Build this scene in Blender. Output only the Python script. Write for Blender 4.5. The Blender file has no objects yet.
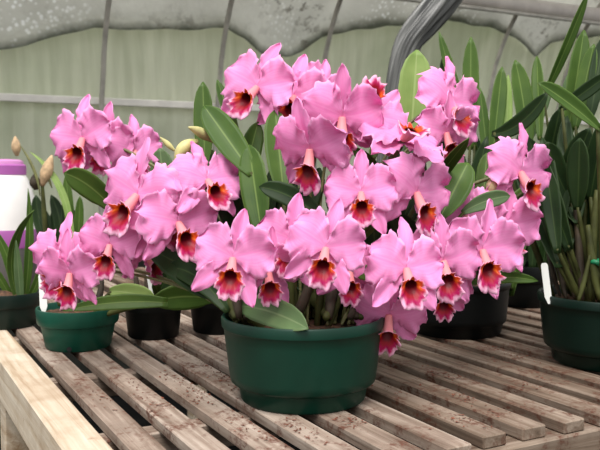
import bpy, math, random
from mathutils import Vector, Matrix, Quaternion, noise
random.seed(7)
C = bpy.context.scene.collection
PI = math.pi
BZ = 0.80                      # bench top height
EYE = 0.357                    # eye above bench top
FPX = 800.0
PITCH = math.atan(52 / 800)
cp, sp = math.cos(PITCH), math.sin(PITCH)
EU = Vector((.880, .475, 0)).normalized()     # across the slats
EV = Vector((-EU.y, EU.x, 0))                 # along the slats, away


def at(px, py, Y):
    """point of the place seen at photo pixel (px, py), Y metres in front of the camera"""
    dx = (px - 300) / FPX; dy = (225 - py) / FPX
    d = Vector((dx, dy * sp + cp, dy * cp - sp))
    t = Y / d.y
    return Vector((d.x * t, Y, BZ + EYE + d.z * t))


def onbench(px, Y, z=0.0):
    p = at(px, 200, Y); p.z = BZ + z
    return p


def bench(u, v, z=0.0):
    return EU * u + EV * v + Vector((0, 0, BZ + z))


# ------------------------------------------------------------------ materials
def newmat(name):
    m = bpy.data.materials.new(name); m.use_nodes = True
    nt = m.node_tree
    for n in list(nt.nodes): nt.nodes.remove(n)
    out = nt.nodes.new('ShaderNodeOutputMaterial')
    b = nt.nodes.new('ShaderNodeBsdfPrincipled')
    nt.links.new(b.outputs[0], out.inputs[0])
    return m, nt, b, out


def N(nt, t, **kw):
    n = nt.nodes.new(t)
    for k, v in kw.items():
        if k in n.inputs: n.inputs[k].default_value = v
        else: setattr(n, k, v)
    return n


def ramp(nt, fac, stops):
    r = nt.nodes.new('ShaderNodeValToRGB')
    e = r.color_ramp.elements
    while len(e) < len(stops): e.new(0.5)
    for i, (p, c) in enumerate(stops):
        e[i].position = p
        e[i].color = (*c, 1) if len(c) == 3 else c
    nt.links.new(fac, r.inputs[0])
    return r.outputs[0]


def mixc(nt, fac, a, b, mode='MIX'):
    m = nt.nodes.new('ShaderNodeMix'); m.data_type = 'RGBA'; m.blend_type = mode
    for s, v in ((m.inputs[0], fac), (m.inputs[6], a), (m.inputs[7], b)):
        if hasattr(v, 'is_linked'): nt.links.new(v, s)
        else: s.default_value = v if isinstance(v, float) else (*v, 1)
    return m.outputs[2]


def coords(nt, out='Object', scale=(1, 1, 1), rnd=True):
    tc = nt.nodes.new('ShaderNodeTexCoord')
    mp = nt.nodes.new('ShaderNodeMapping'); mp.inputs['Scale'].default_value = scale
    nt.links.new(tc.outputs[out], mp.inputs[0])
    if rnd:
        oi = nt.nodes.new('ShaderNodeObjectInfo')
        mu = N(nt, 'ShaderNodeMath', operation='MULTIPLY'); mu.inputs[1].default_value = 37.0
        nt.links.new(oi.outputs['Random'], mu.inputs[0])
        nt.links.new(mu.outputs[0], mp.inputs['Location'])
    return mp.outputs[0]


def nz(nt, vec, scale, detail=4, rough=.55, dist=0):
    n = N(nt, 'ShaderNodeTexNoise', Scale=scale, Detail=detail, Roughness=rough, Distortion=dist)
    nt.links.new(vec, n.inputs['Vector'])
    return n.outputs['Fac']


def bump(nt, b, h, strength=.3, dist=.01):
    bp = N(nt, 'ShaderNodeBump', Strength=strength, Distance=dist)
    nt.links.new(h, bp.inputs['Height']); nt.links.new(bp.outputs[0], b.inputs['Normal'])


def translucent(nt, b, out, col, fac):
    t = nt.nodes.new('ShaderNodeBsdfTranslucent')
    mx = nt.nodes.new('ShaderNodeMixShader'); mx.inputs[0].default_value = fac
    if hasattr(col, 'is_linked'): nt.links.new(col, t.inputs[0])
    else: t.inputs[0].default_value = (*col, 1)
    nt.links.new(b.outputs[0], mx.inputs[1]); nt.links.new(t.outputs[0], mx.inputs[2])
    nt.links.new(mx.outputs[0], out.inputs[0])


def simple(name, col, rough=.6, var=.25, scale=30, bmp=0, metallic=0, spec=.5):
    m, nt, b, out = newmat(name)
    v = coords(nt)
    f = nz(nt, v, scale)
    c = ramp(nt, f, [(.3, tuple(x * (1 - var) for x in col)), (.7, tuple(min(1, x * (1 + var)) for x in col))])
    nt.links.new(c, b.inputs['Base Color'])
    b.inputs['Roughness'].default_value = rough
    b.inputs['Metallic'].default_value = metallic
    b.inputs['Specular IOR Level'].default_value = spec
    if bmp: bump(nt, b, f, bmp, .004)
    return m


def petal_mat(name, col, vein, edge):
    m, nt, b, out = newmat(name)
    uv = nt.nodes.new('ShaderNodeUVMap')
    sep = nt.nodes.new('ShaderNodeSeparateXYZ'); nt.links.new(uv.outputs[0], sep.inputs[0])
    # fine lengthwise veins
    mp = nt.nodes.new('ShaderNodeMapping'); mp.inputs['Scale'].default_value = (26, 1.6, 1)
    nt.links.new(uv.outputs[0], mp.inputs[0])
    f = nz(nt, mp.outputs[0], 1.0, 3)
    base = ramp(nt, f, [(.32, vein), (.62, col)])
    oi = nt.nodes.new('ShaderNodeObjectInfo')
    hv = nt.nodes.new('ShaderNodeHueSaturation')
    mr = N(nt, 'ShaderNodeMapRange'); mr.inputs[3].default_value = .92; mr.inputs[4].default_value = 1.06
    nt.links.new(oi.outputs['Random'], mr.inputs[0]); nt.links.new(mr.outputs[0], hv.inputs['Value'])
    # midrib
    ab = N(nt, 'ShaderNodeMath', operation='SUBTRACT'); ab.inputs[1].default_value = .5
    nt.links.new(sep.outputs[0], ab.inputs[0])
    a2 = N(nt, 'ShaderNodeMath', operation='ABSOLUTE'); nt.links.new(ab.outputs[0], a2.inputs[0])
    rib = ramp(nt, a2.outputs[0], [(.0, (1, 1, 1)), (.035, (0, 0, 0))])
    c1 = mixc(nt, rib, base, vein)
    eg = ramp(nt, a2.outputs[0], [(.40, (0, 0, 0)), (.5, (.65, .65, .65))])
    c2 = mixc(nt, eg, c1, edge)
    nt.links.new(c2, hv.inputs['Color'])
    nt.links.new(hv.outputs[0], b.inputs['Base Color'])
    b.inputs['Roughness'].default_value = .55
    b.inputs['Specular IOR Level'].default_value = .25
    bump(nt, b, f, .15, .001)
    translucent(nt, b, out, hv.outputs[0], .28)
    return m


def lip_mat():
    m, nt, b, out = newmat('orchid_lip')
    a = nt.nodes.new('ShaderNodeAttribute'); a.attribute_name = 'tint'
    nt.links.new(a.outputs['Color'], b.inputs['Base Color'])
    b.inputs['Roughness'].default_value = .5
    b.inputs['Specular IOR Level'].default_value = .3
    translucent(nt, b, out, a.outputs['Color'], .15)
    return m


def leaf_mat(name, dark, light, rib, rough=.45):
    m, nt, b, out = newmat(name)
    uv = nt.nodes.new('ShaderNodeUVMap')
    sep = nt.nodes.new('ShaderNodeSeparateXYZ'); nt.links.new(uv.outputs[0], sep.inputs[0])
    v = coords(nt)
    f = nz(nt, v, 14, 3)
    base = ramp(nt, f, [(.3, dark), (.7, light)])
    mp = nt.nodes.new('ShaderNodeMapping'); mp.inputs['Scale'].default_value = (30, 1.2, 1)
    nt.links.new(uv.outputs[0], mp.inputs[0])
    f2 = nz(nt, mp.outputs[0], 1.0, 2)
    base = mixc(nt, ramp(nt, f2, [(.4, (0, 0, 0)), (.75, (.5, .5, .5))]), base, light)
    ab = N(nt, 'ShaderNodeMath', operation='SUBTRACT'); ab.inputs[1].default_value = .5
    nt.links.new(sep.outputs[0], ab.inputs[0])
    a2 = N(nt, 'ShaderNodeMath', operation='ABSOLUTE'); nt.links.new(ab.outputs[0], a2.inputs[0])
    c = mixc(nt, ramp(nt, a2.outputs[0], [(.012, (.8, .8, .8)), (.045, (0, 0, 0))]), base, rib)
    c = mixc(nt, ramp(nt, a2.outputs[0], [(.455, (0, 0, 0)), (.495, (.6, .6, .6))]), c, rib)
    nt.links.new(c, b.inputs['Base Color'])
    b.inputs['Roughness'].default_value = rough
    b.inputs['Specular IOR Level'].default_value = .2
    translucent(nt, b, out, c, .15)
    return m


def wood_mat(name, a_, b_, c_, stain, amount):
    m, nt, b, out = newmat(name)
    v = coords(nt, 'Object', (55, 2.2, 55))
    g = nz(nt, v, 1.0, 6, .65, .6)
    col = ramp(nt, g, [(.3, a_), (.48, b_), (.68, c_)])
    v2 = coords(nt, 'Object', (1, 1, 1))
    big = nz(nt, v2, 9, 4, .6)
    col = mixc(nt, ramp(nt, big, [(.45, (0, 0, 0)), (.7, (.55, .55, .55))]), col, a_)
    st = nz(nt, v2, 17, 6, .7, .5)
    v3 = coords(nt, 'Object', (160, 90, 160))
    sp_ = nz(nt, v3, 1.0, 3, .6)
    s1 = ramp(nt, st, [(.56 - amount, (0, 0, 0)), (.66 - amount, (.85, .85, .85))])
    s2 = ramp(nt, sp_, [(.42, (.1, .1, .1)), (.6, (1, 1, 1))])
    sm = mixc(nt, 1.0, s1, s2, 'MULTIPLY')
    col = mixc(nt, sm, col, stain)
    nt.links.new(col, b.inputs['Base Color'])
    b.inputs['Roughness'].default_value = .85
    b.inputs['Specular IOR Level'].default_value = .15
    bump(nt, b, g, .5, .003)
    return m


M = {}
M['petal'] = petal_mat('orchid_petal', (.95, .375, .695), (.90, .285, .62), (.97, .52, .79))
M['sepal'] = petal_mat('orchid_sepal', (.94, .365, .69), (.89, .285, .61), (.96, .49, .77))
M['lip'] = lip_mat()
M['stem'] = simple('flower_stem', (.13, .13, .045), .55, .35, 30)
M['leaf'] = leaf_mat('leaf_green', (.036, .080, .013), (.070, .128, .021), (.16, .235, .06))
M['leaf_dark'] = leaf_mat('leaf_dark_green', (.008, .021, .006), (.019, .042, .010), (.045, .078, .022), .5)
M['leaf_pale'] = leaf_mat('leaf_pale_green', (.16, .25, .06), (.26, .36, .11), (.33, .42, .16))
M['leaf_grey'] = leaf_mat('leaf_grey_green', (.07, .12, .05), (.12, .19, .08), (.2, .27, .13), .5)
M['bud'] = simple('bud_sheath', (.50, .46, .19), .5, .3, 40)
M['dry'] = simple('dry_sheath', (.50, .34, .20), .8, .4, 60)
M['bulb'] = simple('pseudobulb', (.05, .055, .015), .6, .5, 25, 0, 0, .2)
M['brownbulb'] = simple('old_pseudobulb', (.036, .023, .011), .75, .5, 30)
M['pot'] = simple('green_plastic', (.0035, .030, .0185), .42, .15, 18, 0, 0, .25)
M['pot2'] = simple('bright_green_plastic', (.006, .064, .040), .42, .15, 18, 0, 0, .25)
M['potdark'] = simple('dark_green_plastic', (.006, .016, .012), .45, .2, 18, 0, 0, .25)
M['potblack'] = simple('black_plastic', (.004, .005, .005), .5, .2, 18, 0, 0, .2)
M['mix'] = simple('bark_mix', (.09, .042, .022), .95, .7, 120, .8)
M['chip'] = simple('bark_chip', (.15, .05, .028), .9, .6, 60)
M['tag'] = simple('white_tag', (.75, .76, .73), .5, .06, 10)
M['tie'] = simple('green_tie', (.01, .22, .09), .4, .1, 20)
M['hole'] = simple('drain_hole', (.002, .003, .003), .9, .1, 10)
M['wood'] = wood_mat('weathered_slat', (.115, .078, .057), (.265, .20, .158), (.44, .365, .305), (.10, .034, .020), .065)
M['wood_dark'] = wood_mat('dark_bench_wood', (.075, .050, .035), (.175, .125, .092), (.31, .245, .195), (.085, .028, .016), .075)  # darker tone of the slat wood, for the right-hand slats
M['rail'] = wood_mat('pale_board', (.30, .20, .12), (.49, .395, .295), (.61, .53, .43), (.24, .13, .08), -.06)
M['floor'] = simple('shade_black_floor', (.004, .004, .004), .95, .5, 8, 0, 0, .05)  # darkness under the bench put into the floor colour
M['backing'] = simple('dark_backing_board', (.02, .02, .017), .9, .4, 6, 0, 0, .1)  # for the added board that blackens the view under the bench
M['jugwhite'] = simple('jug_white', (.78, .75, .74), .4, .05, 12)
M['jugpurple'] = simple('jug_purple', (.38, .10, .36), .4, .1, 12)
M['juggrey'] = simple('jug_grey', (.11, .10, .10), .5, .2, 12)
M['steel'] = simple('hoop_steel', (.44, .41, .37), .6, .25, 12)
M['rail_alu'] = simple('wall_rail', (.82, .78, .73), .6, .12, 9)
M['pipe'] = simple('purlin_pipe', (.55, .49, .46), .55, .15, 9)


def panel_mat():
    m, nt, b, out = newmat('fibreglass_panel')
    v = coords(nt, 'Object', (14, 1, .8), False)
    f = nz(nt, v, 1.6, 5, .6)
    v2 = coords(nt, 'Object', (1, 1, 1), False)
    g = nz(nt, v2, 1.5, 4, .55, .4)
    c = ramp(nt, f, [(.3, (.62, .64, .51)), (.7, (.78, .79, .67))])
    c = mixc(nt, ramp(nt, g, [(.45, (0, 0, 0)), (.7, (.6, .6, .6))]), c, (.52, .57, .41))
    nt.links.new(c, b.inputs['Base Color'])
    b.inputs['Roughness'].default_value = .6
    b.inputs['Specular IOR Level'].default_value = .2
    translucent(nt, b, out, c, .45)
    return m


def sheet_mat():
    m, nt, b, out = newmat('bubble_sheet')
    uv = nt.nodes.new('ShaderNodeUVMap')
    sep = nt.nodes.new('ShaderNodeSeparateXYZ'); nt.links.new(uv.outputs[0], sep.inputs[0])
    v = coords(nt, 'Object', (1, 1, 1), False)
    vo = N(nt, 'ShaderNodeTexVoronoi', Scale=34.0); nt.links.new(v, vo.inputs['Vector'])
    n1 = nz(nt, v, 3.0, 5, .6)
    n2 = nz(nt, v, 22.0, 4, .6)
    c = ramp(nt, n1, [(.3, (.52, .51, .45)), (.7, (.68, .67, .60))])
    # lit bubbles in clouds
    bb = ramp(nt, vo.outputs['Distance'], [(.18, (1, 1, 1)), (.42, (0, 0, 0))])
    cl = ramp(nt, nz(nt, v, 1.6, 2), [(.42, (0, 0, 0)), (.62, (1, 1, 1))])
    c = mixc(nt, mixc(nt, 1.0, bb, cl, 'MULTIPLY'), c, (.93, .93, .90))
    # mildew along the hanging edge (uv.y = metres above the edge) and in blotches
    ad = N(nt, 'ShaderNodeMath', operation='MULTIPLY_ADD'); ad.inputs[1].default_value = .075; ad.inputs[2].default_value = -.030
    nt.links.new(nz(nt, v, 7.0, 4), ad.inputs[0])
    su = N(nt, 'ShaderNodeMath', operation='SUBTRACT')
    nt.links.new(sep.outputs[1], su.inputs[0]); nt.links.new(ad.outputs[0], su.inputs[1])
    edge = ramp(nt, su.outputs[0], [(.0, (.9, .9, .9)), (.045, (0, 0, 0))])
    c = mixc(nt, edge, c, (.075, .085, .055))
    bl = ramp(nt, mixc(nt, 1.0, ramp(nt, nz(nt, v, 2.3, 3), [(.5, (0, 0, 0)), (.62, (1, 1, 1))]), ramp(nt, n2, [(.50, (0, 0, 0)), (.60, (1, 1, 1))]), 'MULTIPLY'), [(0, (0, 0, 0)), (1, (.7, .7, .7))])
    c = mixc(nt, bl, c, (.10, .085, .06))
    nt.links.new(c, b.inputs['Base Color'])
    b.inputs['Roughness'].default_value = .35
    bump(nt, b, vo.outputs['Distance'], .5, .01)
    translucent(nt, b, out, c, .36)
    return m


M['panel'] = panel_mat()
M['sheet'] = sheet_mat()


def strap_mat():
    m, nt, b, out = newmat('grey_plastic_film')
    uv = nt.nodes.new('ShaderNodeUVMap')
    mp = nt.nodes.new('ShaderNodeMapping'); mp.inputs['Scale'].default_value = (16, 1.5, 1)
    nt.links.new(uv.outputs[0], mp.inputs[0])
    f = nz(nt, mp.outputs[0], 1.0, 4, .6, .3)
    c = ramp(nt, f, [(.34, (.012, .012, .012)), (.47, (.05, .05, .048)), (.58, (.12, .12, .115)), (.72, (.34, .34, .33))])
    nt.links.new(c, b.inputs['Base Color'])
    b.inputs['Roughness'].default_value = .35
    bump(nt, b, f, .4, .006)
    return m


M['strap'] = strap_mat()


# ------------------------------------------------------------------ mesh helpers
def mesh_obj(name, verts, faces, mat, parent=None, smooth=True, uvs=None, loc=None):
    me = bpy.data.meshes.new(name)
    me.from_pydata([tuple(v) for v in verts], [], faces)
    if uvs is not None:
        l = me.uv_layers.new(name='UVMap')
        flat = [0.0] * (2 * len(me.loops))
        for i, lp in enumerate(me.loops):
            flat[2 * i], flat[2 * i + 1] = uvs[lp.vertex_index]
        l.data.foreach_set('uv', flat)
    if smooth: me.polygons.foreach_set('use_smooth', [True] * len(me.polygons))
    me.materials.append(mat); me.update()
    o = bpy.data.objects.new(name, me); C.objects.link(o)
    if parent is not None: o.parent = parent
    if loc is not None: o.location = loc
    return o


def tag(o, label=None, cat=None, group=None, kind=None):
    if label: o['label'] = label
    if cat: o['category'] = cat
    if group: o['group'] = group
    if kind: o['kind'] = kind
    return o


def thing(name, label, cat, loc, rz=0, group=None):
    o = bpy.data.objects.new(name, None); C.objects.link(o)
    o.empty_display_size = .05
    o.location = loc; o.rotation_euler = (0, 0, rz)
    return tag(o, label, cat, group)


def box_vf(x0, x1, y0, y1, z0, z1, b=.002):
    """box with chamfered edges"""
    vs, fs = [], []
    cx, cy, cz = (x0 + x1) / 2, (y0 + y1) / 2, (z0 + z1) / 2
    hx, hy, hz = (x1 - x0) / 2, (y1 - y0) / 2, (z1 - z0) / 2
    idx = {}
    for sx in (-1, 1):
        for sy in (-1, 1):
            for sz in (-1, 1):
                for a in range(3):
                    p = [sx * (hx - b), sy * (hy - b), sz * (hz - b)]
                    p[a] = (sx * hx, sy * hy, sz * hz)[a]
                    idx[(sx, sy, sz, a)] = len(vs); vs.append((cx + p[0], cy + p[1], cz + p[2]))
    S = (-1, 1)
    for a in range(3):
        for s in S:
            q = []
            for (m, n) in ((-1, -1), (1, -1), (1, 1), (-1, 1)):
                k = [0, 0, 0]; k[a] = s; k[(a + 1) % 3] = m; k[(a + 2) % 3] = n
                q.append(idx[(*k, a)])
            fs.append(q if s > 0 else q[::-1])
    for a in range(3):                       # edge chamfers, edge along axis a
        b1, c1 = (a + 1) % 3, (a + 2) % 3
        for s1 in S:
            for s2 in S:
                k0 = [0, 0, 0]; k0[a] = -1; k0[b1] = s1; k0[c1] = s2
                k1 = list(k0); k1[a] = 1
                q = [idx[(*k0, b1)], idx[(*k1, b1)], idx[(*k1, c1)], idx[(*k0, c1)]]
                fs.append(q if s1 * s2 < 0 else q[::-1])
    for sx in S:
        for sy in S:
            for sz in S:
                q = [idx[(sx, sy, sz, a)] for a in range(3)]
                fs.append(q if sx * sy * sz > 0 else q[::-1])
    return vs, fs


def box(name, dims, mat, parent=None, loc=None, b=.002):
    vs, fs = box_vf(*dims, b)
    return mesh_obj(name, vs, fs, mat, parent, False, None, loc)


def tube_vf(pts, rads, n=8, cap=True):
    vs, fs = [], []
    prev = None
    for i, p in enumerate(pts):
        a = pts[max(0, i - 1)]; c = pts[min(len(pts) - 1, i + 1)]
        T = (Vector(c) - Vector(a)).normalized()
        if prev is None:
            h = Vector((0, 0, 1)) if abs(T.z) < .9 else Vector((1, 0, 0))
            S = T.cross(h).normalized()
        else:
            S = (prev - T * prev.dot(T)).normalized()
        prev = S
        B = T.cross(S)
        for k in range(n):
            an = 2 * PI * k / n
            vs.append(Vector(p) + (S * math.cos(an) + B * math.sin(an)) * rads[i])
    for i in range(len(pts) - 1):
        for k in range(n):
            a = i * n + k; b2 = i * n + (k + 1) % n
            fs.append((a, b2, b2 + n, a + n))
    if cap:
        fs.append(tuple(range(n))[::-1]); m = (len(pts) - 1) * n
        fs.append(tuple(range(m, m + n)))
    return vs, fs


def bez(a, b, c, n):
    out = []
    for i in range(n + 1):
        s = i / n
        out.append(Vector(a) * (1 - s) ** 2 + Vector(b) * 2 * s * (1 - s) + Vector(c) * s * s)
    return out


def lathe(name, prof, mat, parent=None, n=64, loc=None):
    vs, fs = [], []
    for (r, z) in prof:
        for k in range(n):
            a = 2 * PI * k / n
            vs.append((r * math.cos(a), r * math.sin(a), z))
    for i in range(len(prof) - 1):
        for k in range(n):
            a = i * n + k; b = i * n + (k + 1) % n
            fs.append((a, b, b + n, a + n))
    o = mesh_obj(name, vs, fs, mat, parent, True, None, loc)
    try:
        o.data.set_sharp_from_angle(angle=math.radians(40))
    except Exception:
        pass
    return o


def interp(tab, s):
    for i in range(len(tab) - 1):
        if s <= tab[i + 1][0]:
            k = (s - tab[i][0]) / (tab[i + 1][0] - tab[i][0])
            return tab[i][1] + (tab[i + 1][1] - tab[i][1]) * (k * k * (3 - 2 * k) * .5 + k * .5)
    return tab[-1][1]


STRAP = [(0, .30), (.15, .62), (.35, .92), (.55, 1), (.75, .92), (.88, .68), (.96, .36), (1, .06)]
OVAL = [(0, .16), (.1, .42), (.25, .80), (.45, 1), (.65, .95), (.82, .70), (.93, .40), (1, .05)]
POINT = [(0, .55), (.2, .85), (.4, 1), (.6, .90), (.8, .60), (.92, .30), (1, .03)]


def leaf(parent, base, tip, width, bow=(0, 0, 0), facing=None, tilt=0, fold=.25, mat='leaf', prof=STRAP, name='leaf', thick=.0022, ns=16, label=None, wave=.0):
    """one thick leaf blade from base to tip (world points), bent through mid + bow"""
    base, tip = Vector(base), Vector(tip)
    mid = (base + tip) / 2 + Vector(bow)
    P = bez(base, mid * 2 - (base + tip) / 2, tip, ns)
    cam = Vector((0, 0, BZ + EYE))
    vs, uvs, fs = [], [], []
    nt_ = 8
    top, bot = [], []
    ph = random.random() * 6
    for i, p in enumerate(P):
        s = i / ns
        T = (P[min(ns, i + 1)] - P[max(0, i - 1)]).normalized()
        F = Vector(facing) if facing is not None else (cam - p).normalized()
        S = T.cross(F)
        if S.length < 1e-4: S = T.cross(Vector((1, 0, .2)))
        S.normalize()
        S = Quaternion(T, math.radians(tilt)) @ S
        Nn = S.cross(T).normalized()
        if Nn.dot(F) < 0 and abs(tilt) < 90: Nn = -Nn
        w = width / 2 * interp(prof, s)
        for j in range(nt_ + 1):
            t = -1 + 2 * j / nt_
            q = p + S * (t * w) + Nn * (fold * w * (abs(t) ** 1.3) + wave * width * t * math.sin(s * 7 + ph))
            top.append(q + Nn * thick * .5); bot.append(q - Nn * thick * .5 * (1 if abs(t) < 1 else .2))
            uvs.append((.5 + t / 2, s))
    m = nt_ + 1
    n0 = len(top)
    vs = top + bot
    uvs = uvs + uvs
    for i in range(ns):
        for j in range(nt_):
            a = i * m + j
            fs.append((a, a + 1, a + 1 + m, a + m))
            fs.append((n0 + a, n0 + a + m, n0 + a + 1 + m, n0 + a + 1))
    ring = [j for j in range(m)] + [i * m + nt_ for i in range(1, ns + 1)] + [ns * m + j for j in range(nt_ - 1, -1, -1)] + [i * m for i in range(ns - 1, 0, -1)]
    for k in range(len(ring)):
        a, b = ring[k], ring[(k + 1) % len(ring)]
        fs.append((a, n0 + a, n0 + b, b))
    loc = parent.location if parent is not None else Vector((0, 0, 0))
    vs = [v - loc for v in vs]
    o = mesh_obj(name, vs, fs, M[mat], parent, True, uvs)
    if label: o['label'] = label
    return o


def pleaf(parent, b, t, wpx, bow=(0, 0, 0), **kw):
    """leaf given by pixel + distance of base and tip, width in pixels at its middle"""
    B, T = at(*b), at(*t)
    w = wpx / FPX * (b[2] + t[2]) / 2
    rad = parent.get('pot_radius', 0); hh = parent.get('pot_height', 0)
    foot = parent.location + Vector((0, 0, hh * .8))
    if rad and ((B - foot).to_2d().length > rad * .85 or B.z > foot.z + .03):
        # the stem (pseudobulb) that carries this leaf, rising from the potting mix
        out = (B - foot); out.z = 0
        q = foot + out.normalized() * min(rad * .75, out.length * .5) if out.length > 1e-4 else foot
        c1 = Vector((q.x * .6 + B.x * .4, q.y * .6 + B.y * .4, max(q.z + .4 * (B.z - q.z), q.z + .03)))
        n_ = 8
        P = bez(q, c1, B + (T - B) * .04, n_)
        ww = max(.0028, min(.0055, w * .16))
        vs, fs = tube_vf([p - parent.location for p in P], [ww * x for x in (.8, 1, 1.15, 1.2, 1.1, .95, .85, .75, .6)], 8)
        mesh_obj('pseudobulb', vs, fs, M['bulb'], parent)
    return leaf(parent, B, T, w, bow, **kw)


# ------------------------------------------------------------------ setting
camd = bpy.data.cameras.new('camera'); cam = bpy.data.objects.new('camera', camd); C.objects.link(cam)
cam.location = (0, 0, BZ + EYE)
cam.rotation_euler = (PI / 2 - PITCH, 0, 0)
camd.sensor_width = 36; camd.lens = 36 * FPX / 600
camd.clip_start = .05; camd.clip_end = 100
camd.dof.use_dof = True
camd.dof.focus_distance = 1.25
camd.dof.aperture_fstop = 11
bpy.context.scene.camera = cam

RZ = math.atan2(EU.y, EU.x)
WV = 4.2                                      # the wall stands this far along the slats


def wallpt(u, h, off=0.0):
    """point on the wall's curve: h above the eye, off towards the viewer"""
    d = .68 * max(0, h - .4) ** 2
    return EU * u + EV * (WV - d - off) + Vector((0, 0, BZ + EYE + h))


def wall_u(px):
    a = (px - 300) / FPX
    Y = WV / (EV.x * a + EV.y)
    return (EU.x * a + EU.y) * Y, Y


# floor
mesh_obj('floor', [(-6, -2.5, 0), (8, -2.5, 0), (8, 9, 0), (-6, 9, 0)], [(0, 1, 2, 3)], M['floor'], None, False)['kind'] = 'structure'

# wall panel (thin corrugated sheet following the hoops)
def wall_sheet(name, u0, u1, nu, hs, off, mat, corr, thick=.006):
    vs, fs = [], []
    for k, o_ in enumerate((off, off - thick)):
        for i in range(nu + 1):
            u = u0 + (u1 - u0) * i / nu
            top = edge_h(u) + .07
            for h in [x for x in hs if x < .1] + [.1 + (top - .1) * q / 10 for q in range(11)]:
                vs.append(wallpt(u, h, o_ + corr * math.sin(u * 2 * PI / .075)))
    m = len([x for x in hs if x < .1]) + 11; n0 = (nu + 1) * m
    for i in range(nu):
        for j in range(m - 1):
            a = i * m + j
            fs.append((a, a + m, a + m + 1, a + 1))
            fs.append((n0 + a, n0 + a + 1, n0 + a + m + 1, n0 + a + m))
    return mesh_obj(name, vs, fs, mat)


hs = [-(BZ + EYE)] + [-.6, -.2, .1, .4] + [.4 + .1 * k for k in range(1, 15)]
HOOPS = [1.075 + .642 * k for k in range(-3, 9)]
for i, u in enumerate(HOOPS):
    pts = [wallpt(u, h, .012 + .075 * min(1, max(0, (h - .2) / .3))) for h in hs]
    vs, fs = tube_vf(pts, [.014] * len(pts), 8)
    o = mesh_obj('trim_%d' % (i + 1), vs, fs, M['steel']); o['kind'] = 'structure'
# flat rail and upper purlin
vs, fs = box_vf(-1.2, 6.6, -.014, .014, -.019, .019, .003)
R = Matrix.Rotation(RZ, 4, 'Z')
p0 = EV * (WV - .012); p0.z = BZ + EYE + .372
o = mesh_obj('trim_20', [R @ Vector(v) for v in vs], fs, M['rail_alu'], None, False, None, p0); o['kind'] = 'structure'
pv = WV - .68 * (1.09 - .4) ** 2 - .09
vs, fs = tube_vf([EU * u + EV * pv + Vector((0, 0, BZ + EYE + 1.035)) for u in (-1.2, 2, 6.6)], [.05] * 3, 16)
o = mesh_obj('trim_21', vs, fs, M['pipe']); o['kind'] = 'structure'
vs, fs = tube_vf([EU * u + EV * (pv - .045) + Vector((0, 0, BZ + EYE + .975)) for u in (-1.2, 2, 6.6)], [.012] * 3, 10)
o = mesh_obj('trim_22', vs, fs, M['steel']); o['kind'] = 'structure'

# bubble sheet lining the upper wall, scalloped lower edge
EDGE = [(-60, 60), (0, 53), (30, 48), (60, 39), (95, 31), (130, 34), (170, 32), (200, 33), (225, 31), (245, 42), (262, 58), (285, 60), (300, 53), (318, 41), (350, 33), (385, 29), (410, 29), (440, 23), (480, 31), (508, 40), (528, 60), (545, 45), (575, 40), (620, 38), (760, 30)]
eu_h = []
for (px, py) in EDGE:
    u, Y = wall_u(px)
    h = (173 - py) / FPX * Y
    # correct for the curve bringing the sheet nearer
    for _ in range(4):
        d = .68 * max(0, h - .4) ** 2 + .03
        a = (px - 300) / FPX
        Y = (WV - d) / (EV.x * a + EV.y); u = (EU.x * a + EU.y) * Y
        h = (173 - py) / FPX * Y
    eu_h.append((u, h))


def edge_h(u):
    for i in range(len(eu_h) - 1):
        if u <= eu_h[i + 1][0]:
            k = (u - eu_h[i][0]) / (eu_h[i + 1][0] - eu_h[i][0])
            k = max(0, min(1, k))
            return eu_h[i][1] + (eu_h[i + 1][1] - eu_h[i][1]) * k
    return eu_h[-1][1]


w = wall_sheet('wall_back', -1.2, 6.6, 420, hs, -.03, M['panel'], .004)
w['kind'] = 'structure'
vs, fs = box_vf(-1.2, 6.6, -.03, .03, 0, BZ - .06, .004)      # added black board that keeps the slat gaps dark
o = mesh_obj('wall_dark_backing', [R @ Vector(v) for v in vs], fs, M['backing'], None, False, None, EV * (WV - .06)); o['kind'] = 'structure'
vs, fs, uvs = [], [], []
nu, nh = 220, 22
u0, u1 = -.1, 6.4
for i in range(nu + 1):
    u = u0 + (u1 - u0) * i / nu
    e = edge_h(u) + .012 * noise.noise((u * 7, 0, 0))
    for j in range(nh + 1):
        k = (j / nh) ** 1.6
        h = e + (1.85 - e) * k
        sag = .02 * noise.noise((u * 3, h * 3, 1)) + .016 * noise.noise((u * 9, h * 9, 2)) + .03 * math.exp(-((h - e) / .04) ** 2)
        vs.append(wallpt(u, h, .035 + sag)); uvs.append((u, h - e))
m = nh + 1
for i in range(nu):
    for j in range(nh):
        a = i * m + j
        fs.append((a, a + m, a + m + 1, a + 1))
o = mesh_obj('bubble_sheet', vs, fs, M['sheet'], None, True, uvs)
tag(o, 'bubbly translucent plastic sheet with dark mildewed scalloped edge lining the upper greenhouse wall', 'plastic sheet')

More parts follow.
